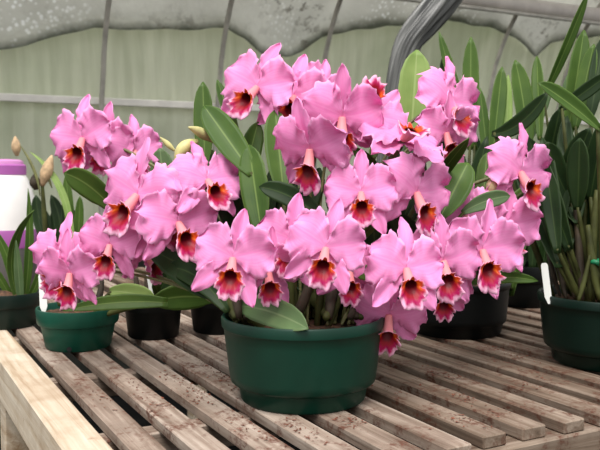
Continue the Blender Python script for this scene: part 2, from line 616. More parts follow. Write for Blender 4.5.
# gathered grey plastic strip hanging from the pipe
cp_ = [(462, -60, 2.9), (455, -22, 2.9), (440, 2, 2.88), (424, 22, 2.86), (409, 42, 2.84), (400, 66, 2.82), (393, 100, 2.80), (388, 140, 2.78), (386, 175, 2.76), (388, 205, 2.76)]
P = [at(*c) for c in cp_]
wd = [30, 29, 27, 25, 22, 19, 17, 16, 16, 18]
fine, fw = [], []
for i in range(len(P) - 1):
    for k in range(8):
        t = k / 8
        a = P[max(0, i - 1)]; b = P[i]; c = P[i + 1]; d = P[min(len(P) - 1, i + 2)]
        fine.append(.5 * ((2 * b) + (c - a) * t + (2 * a - 5 * b + 4 * c - d) * t * t + (3 * b - a - 3 * c + d) * t ** 3))
        fw.append((wd[i] + (wd[i + 1] - wd[i]) * t) / 2 / FPX * 2.85)
vs, fs, uvs = [], [], []
n = 48
for i, p in enumerate(fine):
    T = (fine[min(len(fine) - 1, i + 1)] - fine[max(0, i - 1)]).normalized()
    S = T.cross(Vector((0, -1, 0))).normalized(); B = T.cross(S)
    for k in range(n):
        a = 2 * PI * k / n
        tw = i * .018
        r = fw[i] * (1 + .20 * math.sin(4 * a + tw * 5) + .13 * math.sin(9 * a - tw * 3))
        vs.append(p + S * math.cos(a) * r + B * math.sin(a) * r * .65); uvs.append((k / n + tw / 6, i / len(fine)))
for i in range(len(fine) - 1):
    for k in range(n):
        a = i * n + k; b = i * n + (k + 1) % n
        fs.append((a, b, b + n, a + n))
fs.append(tuple(range(n))[::-1]); fs.append(tuple(range(len(vs) - n, len(vs))))
o = mesh_obj('hanging_plastic_film', vs, fs, M['strap'], None, True, uvs)
tag(o, 'twisted grey plastic film gathered into a rope and hanging in front of the wall pipe', 'plastic film')

POTS = []
# ------------------------------------------------------------------ bench
bn = thing('slatted_bench', 'weathered grey wooden slatted greenhouse bench under all the pots', 'bench', (0, 0, 0), RZ)
T_ = .018
VN, VF = .812, 2.95
for k in range(24):
    u = .288 + .0725 * k
    j = random.uniform(-.008, .008)
    wj = random.uniform(-.001, .0015)
    L = VF - VN + j
    o = box('slat', (-.0218 - wj, .0218 + wj, 0, L, -T_, 0), M['wood'] if k < 6 else M['wood_dark'], bn, (u + .0218, VN - j, BZ), .0018)
    o.rotation_euler = (0, random.uniform(-.01, .01), random.uniform(-.0012, .0012))
o = box('side_rail', (-.0295, .0295, 0, VF - VN + .06, -.082, 0), M['rail'], bn, (.2415, VN - .03, BZ), .003)
o['label'] = 'pale side board along the left edge'
UE = .288 + .0725 * 24
o = box('side_rail', (-.0295, .0295, 0, VF - VN + .06, -.082, 0), M['rail'], bn, (UE + .03, VN - .03, BZ), .003)
# apron across the near end and across the far end, long axis local Y
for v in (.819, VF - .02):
    o = box('end_apron', (-.022, .022, 0, UE - .27, -.095, 0), M['wood_dark'], bn, (UE, v + .01, BZ - T_ - .0005), .003)  # weaker light on the apron put into its darker wood colour
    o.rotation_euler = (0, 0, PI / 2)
for v in (1.118, 1.475, 1.90, 2.35):
    o = box('cross_batten', (-.019, .019, 0, UE - .272, -.04, 0), M['wood'], bn, (UE, v, BZ - T_ - .0005), .002)
    o.rotation_euler = (0, 0, PI / 2)
for (u, v) in ((.30, .85), (.30, 1.55), (.30, 2.88), (UE - .03, .85), (UE - .03, 2.88), (1.1, .85), (1.1, 2.88)):
    o = box('leg', (-.03, .03, -.03, .03, -(BZ - T_ - .042), 0), M['rail'], bn, (u, v, BZ - T_ - .042), .003)
o = box('leg', (-.026, .026, -.03, .03, -(BZ - .0825), 0), M['rail'], bn, (.2475, 1.66, BZ - .0825), .003)

# ------------------------------------------------------------------ pots
def pot(root, r, h, rb, mat, style='pan', soil='mix', fill=.82, lipr=.006):
    """pot body + rim + potting mix under root (root at base centre)"""
    if style == 'pan':
        z1, z2 = h * .22, h * .86
        r1 = rb + (r - rb) * .55
        prof = [(0.0005, .004), (rb * .8, .004), (rb * .82, 0), (rb - .003, 0), (rb, .003), (rb + .004, z1 - .004), (r1 - .003, z1), (r1, z1 + .003)]
        for k in range(1, 7):
            t = k / 6
            prof.append((r1 + (r - lipr * .5 - r1) * t, z1 + (z2 - z1) * t))
        prof += [(r, z2 + .003), (r + .001, h - .003), (r - .001, h), (r - .004, h), (r - .006, h - .004), (r - .008, h * fill - .012), (.0005, h * fill - .014)]
    else:   # banded
        z2 = h * .58
        prof = [(0.0005, .004), (rb * .8, .004), (rb * .82, 0), (rb - .003, 0), (rb, .003), (rb + (r - rb) * .5, z2), (r - .004, z2 + .002), (r - .002, z2 + .006), (r, h - .004), (r - .001, h), (r - .004, h), (r - .006, h - .004), (r - .009, h * fill - .012), (.0005, h * fill - .014)]
    o = lathe('pot', prof, mat, root)
    root['pot_radius'] = r; root['pot_height'] = h
    # potting mix mound
    vs, fs = [], []
    n, m = 40, 12
    vs.append(Vector((0, 0, h * fill + .008)))
    for i in range(1, m + 1):
        rr = (r - .0085) * i / m
        for k in range(n):
            a = 2 * PI * k / n
            zz = h * fill + (.006 * noise.noise((rr * 60 * math.cos(a) + r * 50, rr * 60 * math.sin(a), h)) if i < m else 0) + .008 * (1 - i / m)
            vs.append(Vector((rr * math.cos(a), rr * math.sin(a), zz)))
    for k in range(n): fs.append((0, 1 + k, 1 + (k + 1) % n))
    for i in range(m - 1):
        for k in range(n):
            a = 1 + i * n + k; b = 1 + i * n + (k + 1) % n
            fs.append((a, a + n, b + n, b))
    s = mesh_obj('potting_mix', vs, fs, M['mix'], root); s['kind'] = 'stuff'
    return o


# ------------------------------------------------------------------ orchid flower kit
PETAL = [(0, .10), (.08, .28), (.2, .62), (.35, .88), (.5, 1), (.65, .99), (.8, .84), (.9, .62), (.97, .34), (1, .12)]
SEPAL = [(0, .34), (.15, .55), (.35, .88), (.55, 1), (.72, .88), (.86, .60), (.95, .33), (1, .06)]


def blade_mesh(name, ang, L, W, prof, lift, curl, ruf, seed, mat, z0=0, cup=0, twist=0, asym=0, ns=22, nt_=14, tipbend=0):
    rnd = random.Random(seed)
    ph = [rnd.random() * 6.28 for _ in range(6)]
    d = Vector((math.cos(ang), math.sin(ang), 0)); e = Vector((-math.sin(ang), math.cos(ang), 0))
    vs, fs, uvs = [], [], []
    for side in (0, 1):
        for i in range(ns + 1):
            s = i / ns
            w = W * interp(prof, s)
            for j in range(nt_ + 1):
                t = -1 + 2 * j / nt_
                al = math.atan2(t * w + 1e-6, (s - .4) * L)
                ed = max(abs(t), max(0, (s - .55) / .45)) if s > .12 else abs(t) * s / .12
                rr = 1 + ruf * .85 * ed ** 4 * (math.sin(9 * al + ph[0]) * .55 + math.sin(17 * al + ph[1]) * .45 + math.sin(29 * al + ph[5]) * .35)
                x = s * L * (1 + (rr - 1) * .6); y = t * w * rr + asym * L * s * s + tipbend * L * s ** 3
                z = z0 + lift * s * L + curl * s * s * L + cup * (t * w) ** 2
                z += ruf * L * ed ** 2.4 * (math.sin(6 * al + ph[2]) * .75 + math.sin(11 * al + ph[3]) * .55 + .35 * math.sin(19 * al + ph[4]))
                z += -.03 * L * math.exp(-(t * w / .07) ** 2) * min(1, s * 3) * (1 - s * .6)    # midrib crease
                z += twist * t * w * s + .10 * L * s * math.sin(3.2 * t + 2.5 * s + ph[5]) * min(1, s * 2) * (ruf / .095)
                p = d * x + e * y + Vector((0, 0, z))
                if side: p = p - Vector((0, 0, .014 * (1 if (abs(t) < 1 and 0 < i < ns) else .3)))
                vs.append(p); uvs.append((.5 + t / 2, s))
    m = nt_ + 1; n0 = (ns + 1) * m
    for i in range(ns):
        for j in range(nt_):
            a = i * m + j
            fs.append((a, a + m, a + m + 1, a + 1)); fs.append((n0 + a, n0 + a + 1, n0 + a + 1 + m, n0 + a + m))
    ring = [j for j in range(m)] + [i * m + nt_ for i in range(1, ns + 1)] + [ns * m + j for j in range(nt_ - 1, -1, -1)] + [i * m for i in range(ns - 1, 0, -1)]
    for k in range(len(ring)):
        a, b = ring[k], ring[(k + 1) % len(ring)]
        fs.append((a, b, n0 + b, n0 + a))
    me = bpy.data.meshes.new(name)
    me.from_pydata([tuple(v) for v in vs], [], fs)
    l = me.uv_layers.new(name='UVMap')
    flat = []
    for lp in me.loops: flat += uvs[lp.vertex_index]
    l.data.foreach_set('uv', flat)
    me.polygons.foreach_set('use_smooth', [True] * len(me.polygons))
    me.materials.append(mat)
    return me


def lerp3(a, b, k):
    k = max(0, min(1, k)); return tuple(x + (y - x) * k for x, y in zip(a, b))


def lip_mesh(seed):
    rnd = random.Random(seed)
    ph = [rnd.random() * 6.28 for _ in range(5)]
    nS, nT = 26, 48
    A, B, D = Vector((0, -.02, .04)), Vector((0, -.46, .30)), Vector((0, -.58, .62))
    vs, cols, fs = [], [], []
    MAR, CRI, ORA, YEL, MAG, EDG, SAL, PNK = (.13, .001, .008), (.30, .001, .014), (.72, .072, .003), (.80, .21, .010), (.44, .004, .10), (.90, .46, .66), (.86, .29, .32), (.94, .39, .68)
    for shell in (0, 1):
        for i in range(nS + 1):
            s = i / nS
            P = A * (1 - s) ** 2 + B * 2 * s * (1 - s) + D * s * s
            T = ((B - A) * 2 * (1 - s) + (D - B) * 2 * s).normalized()
            T = T.lerp(Vector((0, .22, 1)), max(0, (s - .45) / .4)).normalized() if s < .85 else Vector((0, .22, 1)).normalized()
            X = Vector((1, 0, 0)); Y = T.cross(X).normalized()     # Y ~ up
            for k in range(nT):
                th = 2 * PI * k / nT                       # 0 = right, pi/2 = up
                dn = -math.sin(th)                         # 1 at the bottom
                r0 = .08 + .085 * min(1, s / .62) ** .8
                flare = max(0, (s - .60) / .40)
                lobe = (.17 + .05 * math.cos(th) ** 2 + .20 * max(0, dn) ** 1.4)
                notch = -.06 * math.exp(-((th - 1.5 * PI) / .16) ** 2)
                rf = .055 * flare ** 2.2 * (math.sin(7 * th + ph[0]) + .7 * math.sin(12 * th + ph[1]) + .7 * math.sin(20 * th + ph[2]))
                r = r0 + (lobe + notch) * flare ** 1.5 + rf * .6
                ax = -.09 * flare ** 3 * (.5 + 1.1 * max(0, dn)) + rf * .9
                if shell: r += .016 * (1 - flare * .5); ax -= .016 * flare
                v = P + X * math.cos(th) * r + Y * math.sin(th) * r * (1 - .12 * (1 - flare)) + T * ax
                vs.append(v)
                if shell == 0:
                    up = max(0, min(1, .55 - dn * 1.1))
                    c1 = lerp3(CRI, ORA, up * 1.4)
                    if up > .4: c1 = lerp3(c1, YEL, .45 * (.5 + .5 * math.sin(8 * th + ph[3])))
                    c2 = lerp3(MAG, lerp3(ORA, CRI, .35), up * 1.2)
                    c = lerp3(MAR, c1, (s - .60 - .10 * max(0, dn)) / .07)
                    c = lerp3(c, c2, (s - .80) / .08)
                    c = lerp3(c, EDG, (s - .925 + .025 * dn - .025 * math.sin(9 * th + ph[4])) / .05 * (1 - .45 * up))
                else:
                    c = lerp3(SAL, PNK, (s - .55) / .3)
                    c = lerp3(c, EDG, (s - .9) / .08)
                cols.append((*c, 1))
    n0 = (nS + 1) * nT
    for i in range(nS):
        for k in range(nT):
            a = i * nT + k; b = i * nT + (k + 1) % nT
            fs.append((a, a + nT, b + nT, b)); fs.append((n0 + a, n0 + b, n0 + b + nT, n0 + a + nT))
    for k in range(nT):
        a = nS * nT + k; b = nS * nT + (k + 1) % nT
        fs.append((a, n0 + a, n0 + b, b))
    fs.append(tuple(n0 + k for k in range(nT))[::-1])
    me = bpy.data.meshes.new('lip')
    me.from_pydata([tuple(v) for v in vs], [], fs)
    ca = me.color_attributes.new('tint', 'FLOAT_COLOR', 'POINT')
    ca.data.foreach_set('color', [x for c in cols for x in c])
    me.polygons.foreach_set('use_smooth', [True] * len(me.polygons))
    me.materials.append(M['lip'])
    return me


R_ = math.radians
VAR = []
for k in range(5):
    rn = random.Random(100 + k)
    g = lambda a: rn.uniform(-a, a)
    VAR.append([
        ('sepal', blade_mesh('sepal', R_(90 + g(8)), 1.25 + g(.08), .24, SEPAL, .05, -.28 + g(.12), .035, 11 + k, M['sepal'], -.03, .5, g(.5), g(.1))),
        ('sepal', blade_mesh('sepal', R_(-136 + g(8)), 1.28 + g(.06), .27, SEPAL, .02, .02 + g(.12), .03, 21 + k, M['sepal'], -.05, .35, g(.4), .10 + g(.06))),
        ('sepal', blade_mesh('sepal', R_(-48 + g(8)), 1.28 + g(.06), .27, SEPAL, .02, .02 + g(.12), .03, 31 + k, M['sepal'], -.05, .35, g(.4), -.10 + g(.06))),
        ('petal', blade_mesh('petal', R_(163 + g(5)), 1.04 + g(.03), .70 + g(.04), PETAL, .26, -.36 + g(.2), .095, 41 + k, M['petal'], .02, -.10, g(.15))),
        ('petal', blade_mesh('petal', R_(17 + g(5)), 1.04 + g(.03), .70 + g(.04), PETAL, .26, -.36 + g(.2), .095, 51 + k, M['petal'], .02, -.10, g(.15))),
        ('lip', lip_mesh(61 + k)),
    ])


def flower(parent, px, py, Y, yaw=0, pitch=0, roll=0, S=.056, var=None, root=None, stemlen=None):
    """one bloom; yaw>0 turns it to the right of the photo, pitch>0 up"""
    c = at(px, py, Y)
    if abs(yaw) > 25: yaw *= .82
    a, b = R_(yaw), R_(pitch)
    # facing is measured from the line of sight
    v = (c - Vector((0, 0, BZ + EYE))); base = math.atan2(v.x, v.y)
    a2 = a - base
    n = Vector((math.sin(a2) * math.cos(b), -math.cos(a2) * math.cos(b), math.sin(b)))
    up = Vector((0, 0, 1)) - n * n.z; up.normalize()
    up = Quaternion(n, R_(-roll)) @ up
    rt = up.cross(n).normalized()
    mt = Matrix(((rt.x, up.x, n.x), (rt.y, up.y, n.y), (rt.z, up.z, n.z)))
    # pedicel in local units, from behind the bloom to the spike
    inv = mt.transposed()
    tgt = root if root is not None else Vector((0, 1.29, BZ + .20))
    end = inv @ (tgt - c) / S
    back = Vector((tgt.x * .7 + c.x * .3, max(1.42, c.y + .05), max(c.z - .03, tgt.z + .05)))
    q0, q1, q2 = Vector((0, -.02, .02)), Vector((0, -.12, -.9)), inv @ (back - c) / S
    pts = [q0 * (1 - t) ** 3 + q1 * 3 * t * (1 - t) ** 2 + q2 * 3 * t * t * (1 - t) + end * t ** 3 for t in [k / 14 for k in range(15)]]
    rad = [.07] * 3 + [.05] * 3 + [.042] * 9
    vs, fs = tube_vf(pts, rad, 8)
    o = mesh_obj('flower', vs, fs, M['stem'], parent)
    m4 = mt.to_4x4()
    o.rotation_mode = 'QUATERNION'
    o.rotation_quaternion = mt.to_quaternion()
    o.scale = (S, S, S)
    o.location = c - parent.location
    rn = random.Random(int(px * 31 + py))
    for (nm, me) in VAR[var if var is not None else rn.randrange(5)]:
        ch = bpy.data.objects.new(nm, me); C.objects.link(ch); ch.parent = o
        ch.rotation_euler = (R_(rn.uniform(-5, 5)), R_(rn.uniform(-5, 5)), R_(rn.uniform(-4, 4)))
        if nm == 'lip': ch.scale = (.86, .90, .95)
    return o


def bud(parent, b, t, wpx, bow=(0, 0, 0), mat='bud', name='bud'):
    B, T = at(*b), at(*t)
    pts = bez(B, (B + T) / 2 + Vector(bow), T, 10)
    w = wpx / 2 / FPX * b[2]
    prof = [.35, .5, .72, .9, 1, 1, .93, .8, .6, .38, .08]
    vs, fs = tube_vf([p - parent.location for p in pts], [w * x for x in prof], 10)
    return mesh_obj(name, vs, fs, M[mat], parent)


def bulb(parent, b, t, wpx, mat='bulb', name='pseudobulb'):
    B, T = at(*b), at(*t)
    pts = bez(B, (B + T) / 2 + Vector((random.uniform(-.006, .006), 0, 0)), T, 10)
    w = wpx / 2 / FPX * b[2]
    prof = [.55, .7, .88, 1, 1, .97, .9, .82, .74, .66, .5]
    vs, fs = tube_vf([p - parent.location for p in pts], [w * x for x in prof], 10)
    return mesh_obj(name, vs, fs, M[mat], parent)


# ------------------------------------------------------------------ the flowering orchid
GP = 'potted plants on the bench'
pc = onbench(303, 1.257, .0006)
og = thing('potted_orchid', 'large green pot of ruffled pink orchids in full bloom at the middle of the bench', 'potted plant', pc, 0, GP)
pot(og, .1285, .133, .099, M['pot'], 'pan')
FL = [
    # px, py, Y, yaw, pitch, roll, S
    (83, 138, 1.46, -42, -4, -8, .063), (106, 142, 1.50, -30, -14, 6, .056), (134, 150, 1.50, 18, 0, -3, .054),
    (138, 194, 1.32, -50, 4, 10, .072), (158, 218, 1.36, 62, 6, 8, .062), (64, 260, 1.40, -44, -6, 4, .064),
    (110, 244, 1.36, -22, -8, 0, .056), (70, 272, 1.36, -34, -20, -4, .056), (146, 250, 1.42, 70, -6, 10, .056),
    (178, 222, 1.30, 34, 4, 4, .066), (207, 180, 1.33, 36, 18, 4, .062),
    (233, 257, 1.13, -3, 2, 8, .057), (268, 268, 1.18, 8, -14, 0, .050), (291, 239, 1.20, -8, 2, 6, .056), (326, 247, 1.13, 6, 2, 12, .057),
    (361, 192, 1.24, 2, 2, 0, .056), (350, 270, 1.22, 6, -10, 4, .050),
    (258, 87, 1.42, -32, 6, 12, .068), (294, 96, 1.44, -8, 4, 8, .064), (319, 92, 1.47, 26, 0, 20, .056),
    (342, 116, 1.32, 10, -20, 0, .066), (376, 116, 1.36, 14, 26, 172, .058), (403, 140, 1.31, 44, 58, 20, .070),
    (310, 148, 1.26, -30, -26, -4, .064), (450, 102, 1.44, 60, 4, 14, .068), (446, 132, 1.42, 46, -12, -4, .058),
    (416, 192, 1.28, 56, -8, 10, .066), (520, 172, 1.42, 60, 0, 12, .070),
    (466, 216, 1.38, 10, 4, 6, .062), (506, 226, 1.40, 42, 0, 8, .064), (482, 249, 1.30, 34, -4, 8, .066),
    (443, 260, 1.26, 18, -4, -4, .062), (406, 268, 1.17, 26, 8, 4, .060), (442, 288, 1.30, 10, -22, 0, .048), (389, 313, 1.23, 8, -30, 4, .058),
]
for f in FL:
    px = f[0]
    # spikes rise from the rhizome inside the pot, fanned by side
    root = Vector((pc.x + (px - 303) / 800 * .35, 1.27 + random.uniform(-.03, .04), BZ + .12))
    flower(og, *f, root=root)

L = lambda *a, **k: pleaf(og, *a, **k)
# tall leaves standing among the blooms
L((253, 175, 1.34), (204, 106, 1.40), 30, mat='leaf', tilt=12)
L((205, 170, 1.48), (203, 82, 1.52), 20, mat='leaf', tilt=-10)
L((240, 150, 1.46), (217, 80, 1.50), 13, mat='leaf', tilt=25)
L((262, 236, 1.30), (249, 145, 1.36), 29, mat='leaf', tilt=-12)
L((284, 200, 1.32), (275, 110, 1.40), 30, mat='leaf', tilt=12)
L((330, 226, 1.26), (259, 187, 1.27), 22, (0, 0, .012), mat='leaf_dark', tilt=10)
L((290, 240, 1.34), (320, 168, 1.38), 26, mat='leaf_dark', tilt=10)
L((345, 235, 1.36), (334, 176, 1.40), 26, mat='leaf_dark')
L((240, 190, 1.40), (258, 122, 1.44), 22, mat='leaf', tilt=10)
L((410, 150, 1.56), (417, 50, 1.60), 34, mat='leaf_pale', tilt=10)
L((418, 206, 1.46), (469, 138, 1.30), 14, (0, 0, .004), mat='leaf', tilt=25)
L((440, 218, 1.34), (468, 163, 1.38), 32, mat='leaf', tilt=-10)
L((482, 215, 1.46), (487, 153, 1.50), 18, mat='leaf')
L((462, 213, 1.36), (510, 196, 1.36), 17, (0, 0, .006), mat='leaf_grey')
L((352, 250, 1.32), (402, 190, 1.30), 9, mat='leaf', tilt=20)
L((352, 268, 1.24), (386, 280, 1.18), 16, mat='leaf', prof=POINT)
L((236, 306, 1.26), (308, 329, 1.12), 30, (0, 0, .008), mat='leaf_grey', tilt=-5)
L((455, 285, 1.42), (538, 281, 1.40), 12, (0, 0, .01), mat='leaf')
L((114, 210, 1.44), (64, 173, 1.39), 25, (0, 0, .01), mat='leaf')
L((150, 250, 1.36), (222, 300, 1.28), 34, (0, 0, .01), mat='leaf_dark')
L((166, 215, 1.50), (160, 148, 1.52), 26, mat='leaf_grey')
L((226, 230, 1.40), (238, 162, 1.42), 14, mat='leaf')
L((205, 215, 1.46), (212, 150, 1.50), 26, mat='leaf')
L((425, 245, 1.34), (392, 215, 1.34), 22, mat='leaf_dark')
L((385, 250, 1.40), (372, 200, 1.40), 24, mat='leaf_dark')
L((545, 175, 1.55), (490, 225, 1.48), 16, mat='leaf')
L((440, 160, 1.40), (445, 108, 1.50), 16, mat='leaf_dark')
L((373, 160, 1.42), (382, 112, 1.46), 14, mat='leaf')
L((380, 170, 1.36), (352, 148, 1.34), 12, mat='leaf')
L((228, 312, 1.24), (168, 268, 1.34), 22, (0, 0, .02), mat='leaf_dark')
# shaded leaves filling the heart of the plant
rl = random.Random(5)
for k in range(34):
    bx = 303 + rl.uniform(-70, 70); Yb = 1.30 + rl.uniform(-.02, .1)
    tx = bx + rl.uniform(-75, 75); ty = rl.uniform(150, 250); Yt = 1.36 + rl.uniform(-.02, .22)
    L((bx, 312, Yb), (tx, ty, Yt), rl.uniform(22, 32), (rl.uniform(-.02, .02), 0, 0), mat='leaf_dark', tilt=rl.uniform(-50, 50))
for k in range(26):
    bx = 303 + rl.uniform(-70, 70)
    bulb(og, (bx, 318, 1.27 + rl.uniform(-.06, .08)), (bx + rl.uniform(-30, 30), rl.uniform(240, 285), 1.30 + rl.uniform(-.03, .1)), rl.uniform(9, 13), rl.choice(['bulb', 'brownbulb']))
# fresh buds and sheaths
bud(og, (214, 142, 1.40), (188, 127, 1.36), 10, (0, 0, .006), name='bud')
bud(og, (198, 141, 1.38), (176, 164, 1.36), 14, (-.012, 0, .012), name='bud')
bud(og, (175, 151, 1.46), (160, 137, 1.46), 6, name='sheath')
bud(og, (190, 166, 1.38), (174, 168, 1.36), 6, name='sheath')
bud(og, (488, 196, 1.40), (495, 175, 1.40), 11, mat='dry', name='sheath')
bud(og, (228, 150, 1.42), (214, 142, 1.40), 5, name='sheath', mat='stem')

# ------------------------------------------------------------------ other pots
def potted(px, Y, r, h, rb, mat, style, label, name='potted_orchid', fill=.82):
    t = thing(name, label, 'potted plant', onbench(px, Y, .0006), 0, GP)
    POTS.append((t.location.x, t.location.y, r))
    pot(t, r, h, rb, mat, style, fill=fill)
    return t


def plant_tag(b, t, wpx, label):
    B, T = at(*b), at(*t)
    w = wpx / FPX * b[2] / 2
    d = (T - B); Ln = d.length; d.normalize()
    S = d.cross(Vector((0, -1, 0))).normalized(); Nn = S.cross(d)
    prof = [(0, .25), (.18, 1), (.93, 1), (.98, .8), (1, .5)]
    vs, fs = [], []
    for (s, ww) in prof:
        for (a, n_) in ((-1, -1), (1, -1), (1, 1), (-1, 1)):
            vs.append(B + d * (s * Ln) + S * (a * w * ww) + Nn * (n_ * .0006))
    for i in range(len(prof) - 1):
        for k in range(4):
            a = i * 4 + k; b_ = i * 4 + (k + 1) % 4
            fs.append((a, b_, b_ + 4, a + 4))
    fs.append((3, 2, 1, 0)); m = len(vs) - 4; fs.append((m, m + 1, m + 2, m + 3))
    o = mesh_obj('plant_tag', vs, fs, M['tag'], None, False)
    return tag(o, label, 'plant tag', 'plant tags')


# left bright green pot
lp = potted(76, 1.635, .084, .082, .066, M['pot2'], 'band', 'bright green banded pot with a long flat leaf, below the left pink blooms')
h_ = lathe('drain_hole', [(.0001, .002), (.005, .0018), (.0052, -.001)], M['hole'], lp, 16, Vector((0, -.0665, .007))); h_.rotation_euler = (PI / 2, 0, 0)
P_ = lambda *a, **k: pleaf(lp, *a, **k)
P_((168, 303, 1.52), (63, 311, 1.50), 17, (0, 0, .008), mat='leaf', tilt=18, prof=POINT)
P_((110, 291, 1.60), (156, 300, 1.54), 20, (0, 0, .004), mat='leaf_pale', label='pale yellow-green leaf')
P_((100, 302, 1.64), (60, 280, 1.66), 14, mat='leaf')
for k in range(5):
    bulb(lp, (60 + 9 * k, 306, 1.63), (58 + 11 * k, 278, 1.65), 7, rl.choice(['bulb', 'brownbulb']))
plant_tag((44, 314, 1.60), (42, 273, 1.61), 7.5, 'white plant tag standing in the bright green pot under the left blooms')

# black pots in the second row
b1 = potted(152, 1.74, .066, .095, .055, M['potblack'], 'band', 'small black pot with a dark glossy leaf, right of the bright green pot')
pleaf(b1, (216, 300, 1.60), (150, 303, 1.56), 27, (0, 0, .010), mat='leaf', tilt=-8, prof=OVAL)
pleaf(b1, (152, 304, 1.74), (176, 262, 1.74), 18, mat='leaf_dark')
pleaf(b1, (160, 300, 1.72), (154, 280, 1.66), 9, mat='leaf')
for k in range(4): bulb(b1, (138 + 9 * k, 305, 1.74), (136 + 10 * k, 275, 1.75), 7, 'brownbulb')
plant_tag((155, 304, 1.70), (149, 264, 1.71), 8, 'white plant tag standing in the small black pot right of the bright green pot')
b2 = potted(218, 1.80, .070, .095, .058, M['potblack'], 'band', 'black pot half hidden behind the left side of the big centre pot')
for k in range(5):
    pleaf(b2, (205 + 6 * k, 304, 1.80), (180 + 22 * k, 250 - 4 * (k % 2), 1.84), 20, mat='leaf_dark', tilt=rl.uniform(-30, 30))

# far left pot with fan of leaves
fl = potted(6, 1.86, .078, .080, .062, M['potdark'], 'band', 'dark green pot with a fan of strap leaves at the far left of the bench', fill=.9)
Q = lambda *a, **k: pleaf(fl, *a, **k)
Q((24, 304, 1.86), (28, 188, 1.86), 9, (.008, 0, 0), mat='leaf', prof=POINT)
Q((20, 304, 1.84), (34, 210, 1.80), 12, (-.034, 0, .01), mat='leaf', tilt=30, prof=POINT)
Q((17, 304, 1.85), (-12, 222, 1.84), 10, (.012, 0, .012), mat='leaf', prof=POINT)
Q((25, 304, 1.85), (42, 252, 1.84), 8, (.010, 0, -.004), mat='leaf', prof=POINT)
Q((14, 304, 1.87), (-25, 256, 1.84), 9, (0, 0, .02), mat='leaf', prof=POINT)
Q((21, 304, 1.83), (16, 240, 1.81), 9, mat='leaf_grey', prof=POINT)

# plant behind with dried flower
bl = potted(62, 2.40, .075, .10, .06, M['potdark'], 'band', 'dark pot with pale strap leaves and dried tan blooms behind the left flowers')
q = lambda *a, **k: pleaf(bl, *a, **k)
q((72, 250, 2.36), (30, 152, 2.40), 8, (.03, 0, .03), mat='leaf_pale', tilt=20, prof=POINT)
q((72, 248, 2.38), (66, 174, 2.40), 10, mat='leaf', prof=STRAP)
q((78, 248, 2.38), (80, 196, 2.38), 9, mat='leaf')
for k in range(9):
    q((52 + 2 * k, 252, 2.40), (36 + 5 * k, 195 + 12 * (k % 3), 2.44), 13, (rl.uniform(-.02, .02), 0, 0), mat='leaf_dark')
bud(bl, (40, 196, 2.36), (16, 140, 2.36), 3, (.03, 0, .0), 'stem', 'flower_stem')
bud(bl, (17, 156, 2.36), (15, 136, 2.36), 9, (0, 0, 0), 'dry', 'dried_bloom')
bud(bl, (52, 188, 2.38), (44, 166, 2.38), 3, (0, 0, 0), 'stem', 'flower_stem')
bud(bl, (36, 190, 2.38), (34, 174, 2.38), 11, (0, 0, 0), 'brownbulb', 'dried_bloom')
bud(bl, (42, 186, 2.38), (52, 155, 2.38), 12, (0, 0, 0), 'dry', 'dried_bloom')
bulb(bl, (46, 240, 2.38), (42, 180, 2.38), 5)

# white and purple jug
jr = .100
jg = thing('jug', 'white round jug with purple collar and purple lower band at the far left', 'jug', onbench(6, 2.52), 0)
lathe('jug_body', [(.0005, .18), (jr, .18), (jr * .985, .205), (jr * .945, .235), (jr * .885, .268), (jr * .80, .302), (jr * .70, .332), (jr * .61, .352), (jr * .56, .356), (.0005, .357)], M['jugwhite'], jg, 48)
lathe('jug_band', [(.0005, .1255), (jr * 1.01, .1255), (jr * 1.02, .130), (jr * 1.02, .178), (jr * 1.01, .182), (.0005, .182)], M['jugpurple'], jg, 48)
lathe('jug_base', [(.0005, 0), (jr * .95, 0), (jr * .98, .005), (jr, .1255), (.0005, .1255)], M['juggrey'], jg, 48)
lathe('jug_collar', [(jr * .58, .350), (jr * .63, .352), (jr * .63, .380), (jr * .58, .384), (jr * .55, .384)], M['jugpurple'], jg, 48)
lathe('jug_lid', [(.0005, .358), (jr * .56, .358), (jr * .56, .384), (jr * .54, .394), (jr * .42, .399), (.0005, .401)], simple('jug_lid', (.55, .22, .48), .4, .1, 12), jg, 48)

# dark pot right of the blooms and the tall-leaved orchids behind
dp = potted(458, 1.79, .118, .118, .098, M['potblack'], 'pan', 'wide black pot of upright leaves behind the right-hand blooms')
D = lambda *a, **k: pleaf(dp, *a, **k)
D((476, 150, 1.95), (439, 32, 2.0), 11, (-.004, 0, .0), mat='leaf', tilt=20)
D((470, 150, 1.95), (471, 37, 2.0), 17, mat='leaf')
D((455, 150, 1.95), (442, 58, 2.0), 12, mat='leaf_dark')
D((490, 180, 1.9), (480, 88, 1.95), 11, mat='leaf')
D((492, 160, 1.9), (502, 67, 1.95), 16, mat='leaf', tilt=15)
D((430, 120, 1.95), (452, 58, 2.0), 10, mat='leaf')
D((505, 170, 1.9), (508, 75, 2.0), 12, mat='leaf_pale', tilt=40)
for k in range(22):
    bx = 458 + rl.uniform(-60, 60)
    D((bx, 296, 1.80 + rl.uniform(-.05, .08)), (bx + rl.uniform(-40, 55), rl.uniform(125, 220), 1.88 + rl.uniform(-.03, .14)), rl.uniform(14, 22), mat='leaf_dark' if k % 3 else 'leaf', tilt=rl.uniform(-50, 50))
for k in range(12):
    bx = 458 + rl.uniform(-60, 60)
    bulb(dp, (bx, 300, 1.80), (bx + rl.uniform(-15, 25), rl.uniform(215, 255), 1.84), rl.uniform(7, 10), rl.choice(['bulb', 'brownbulb']))

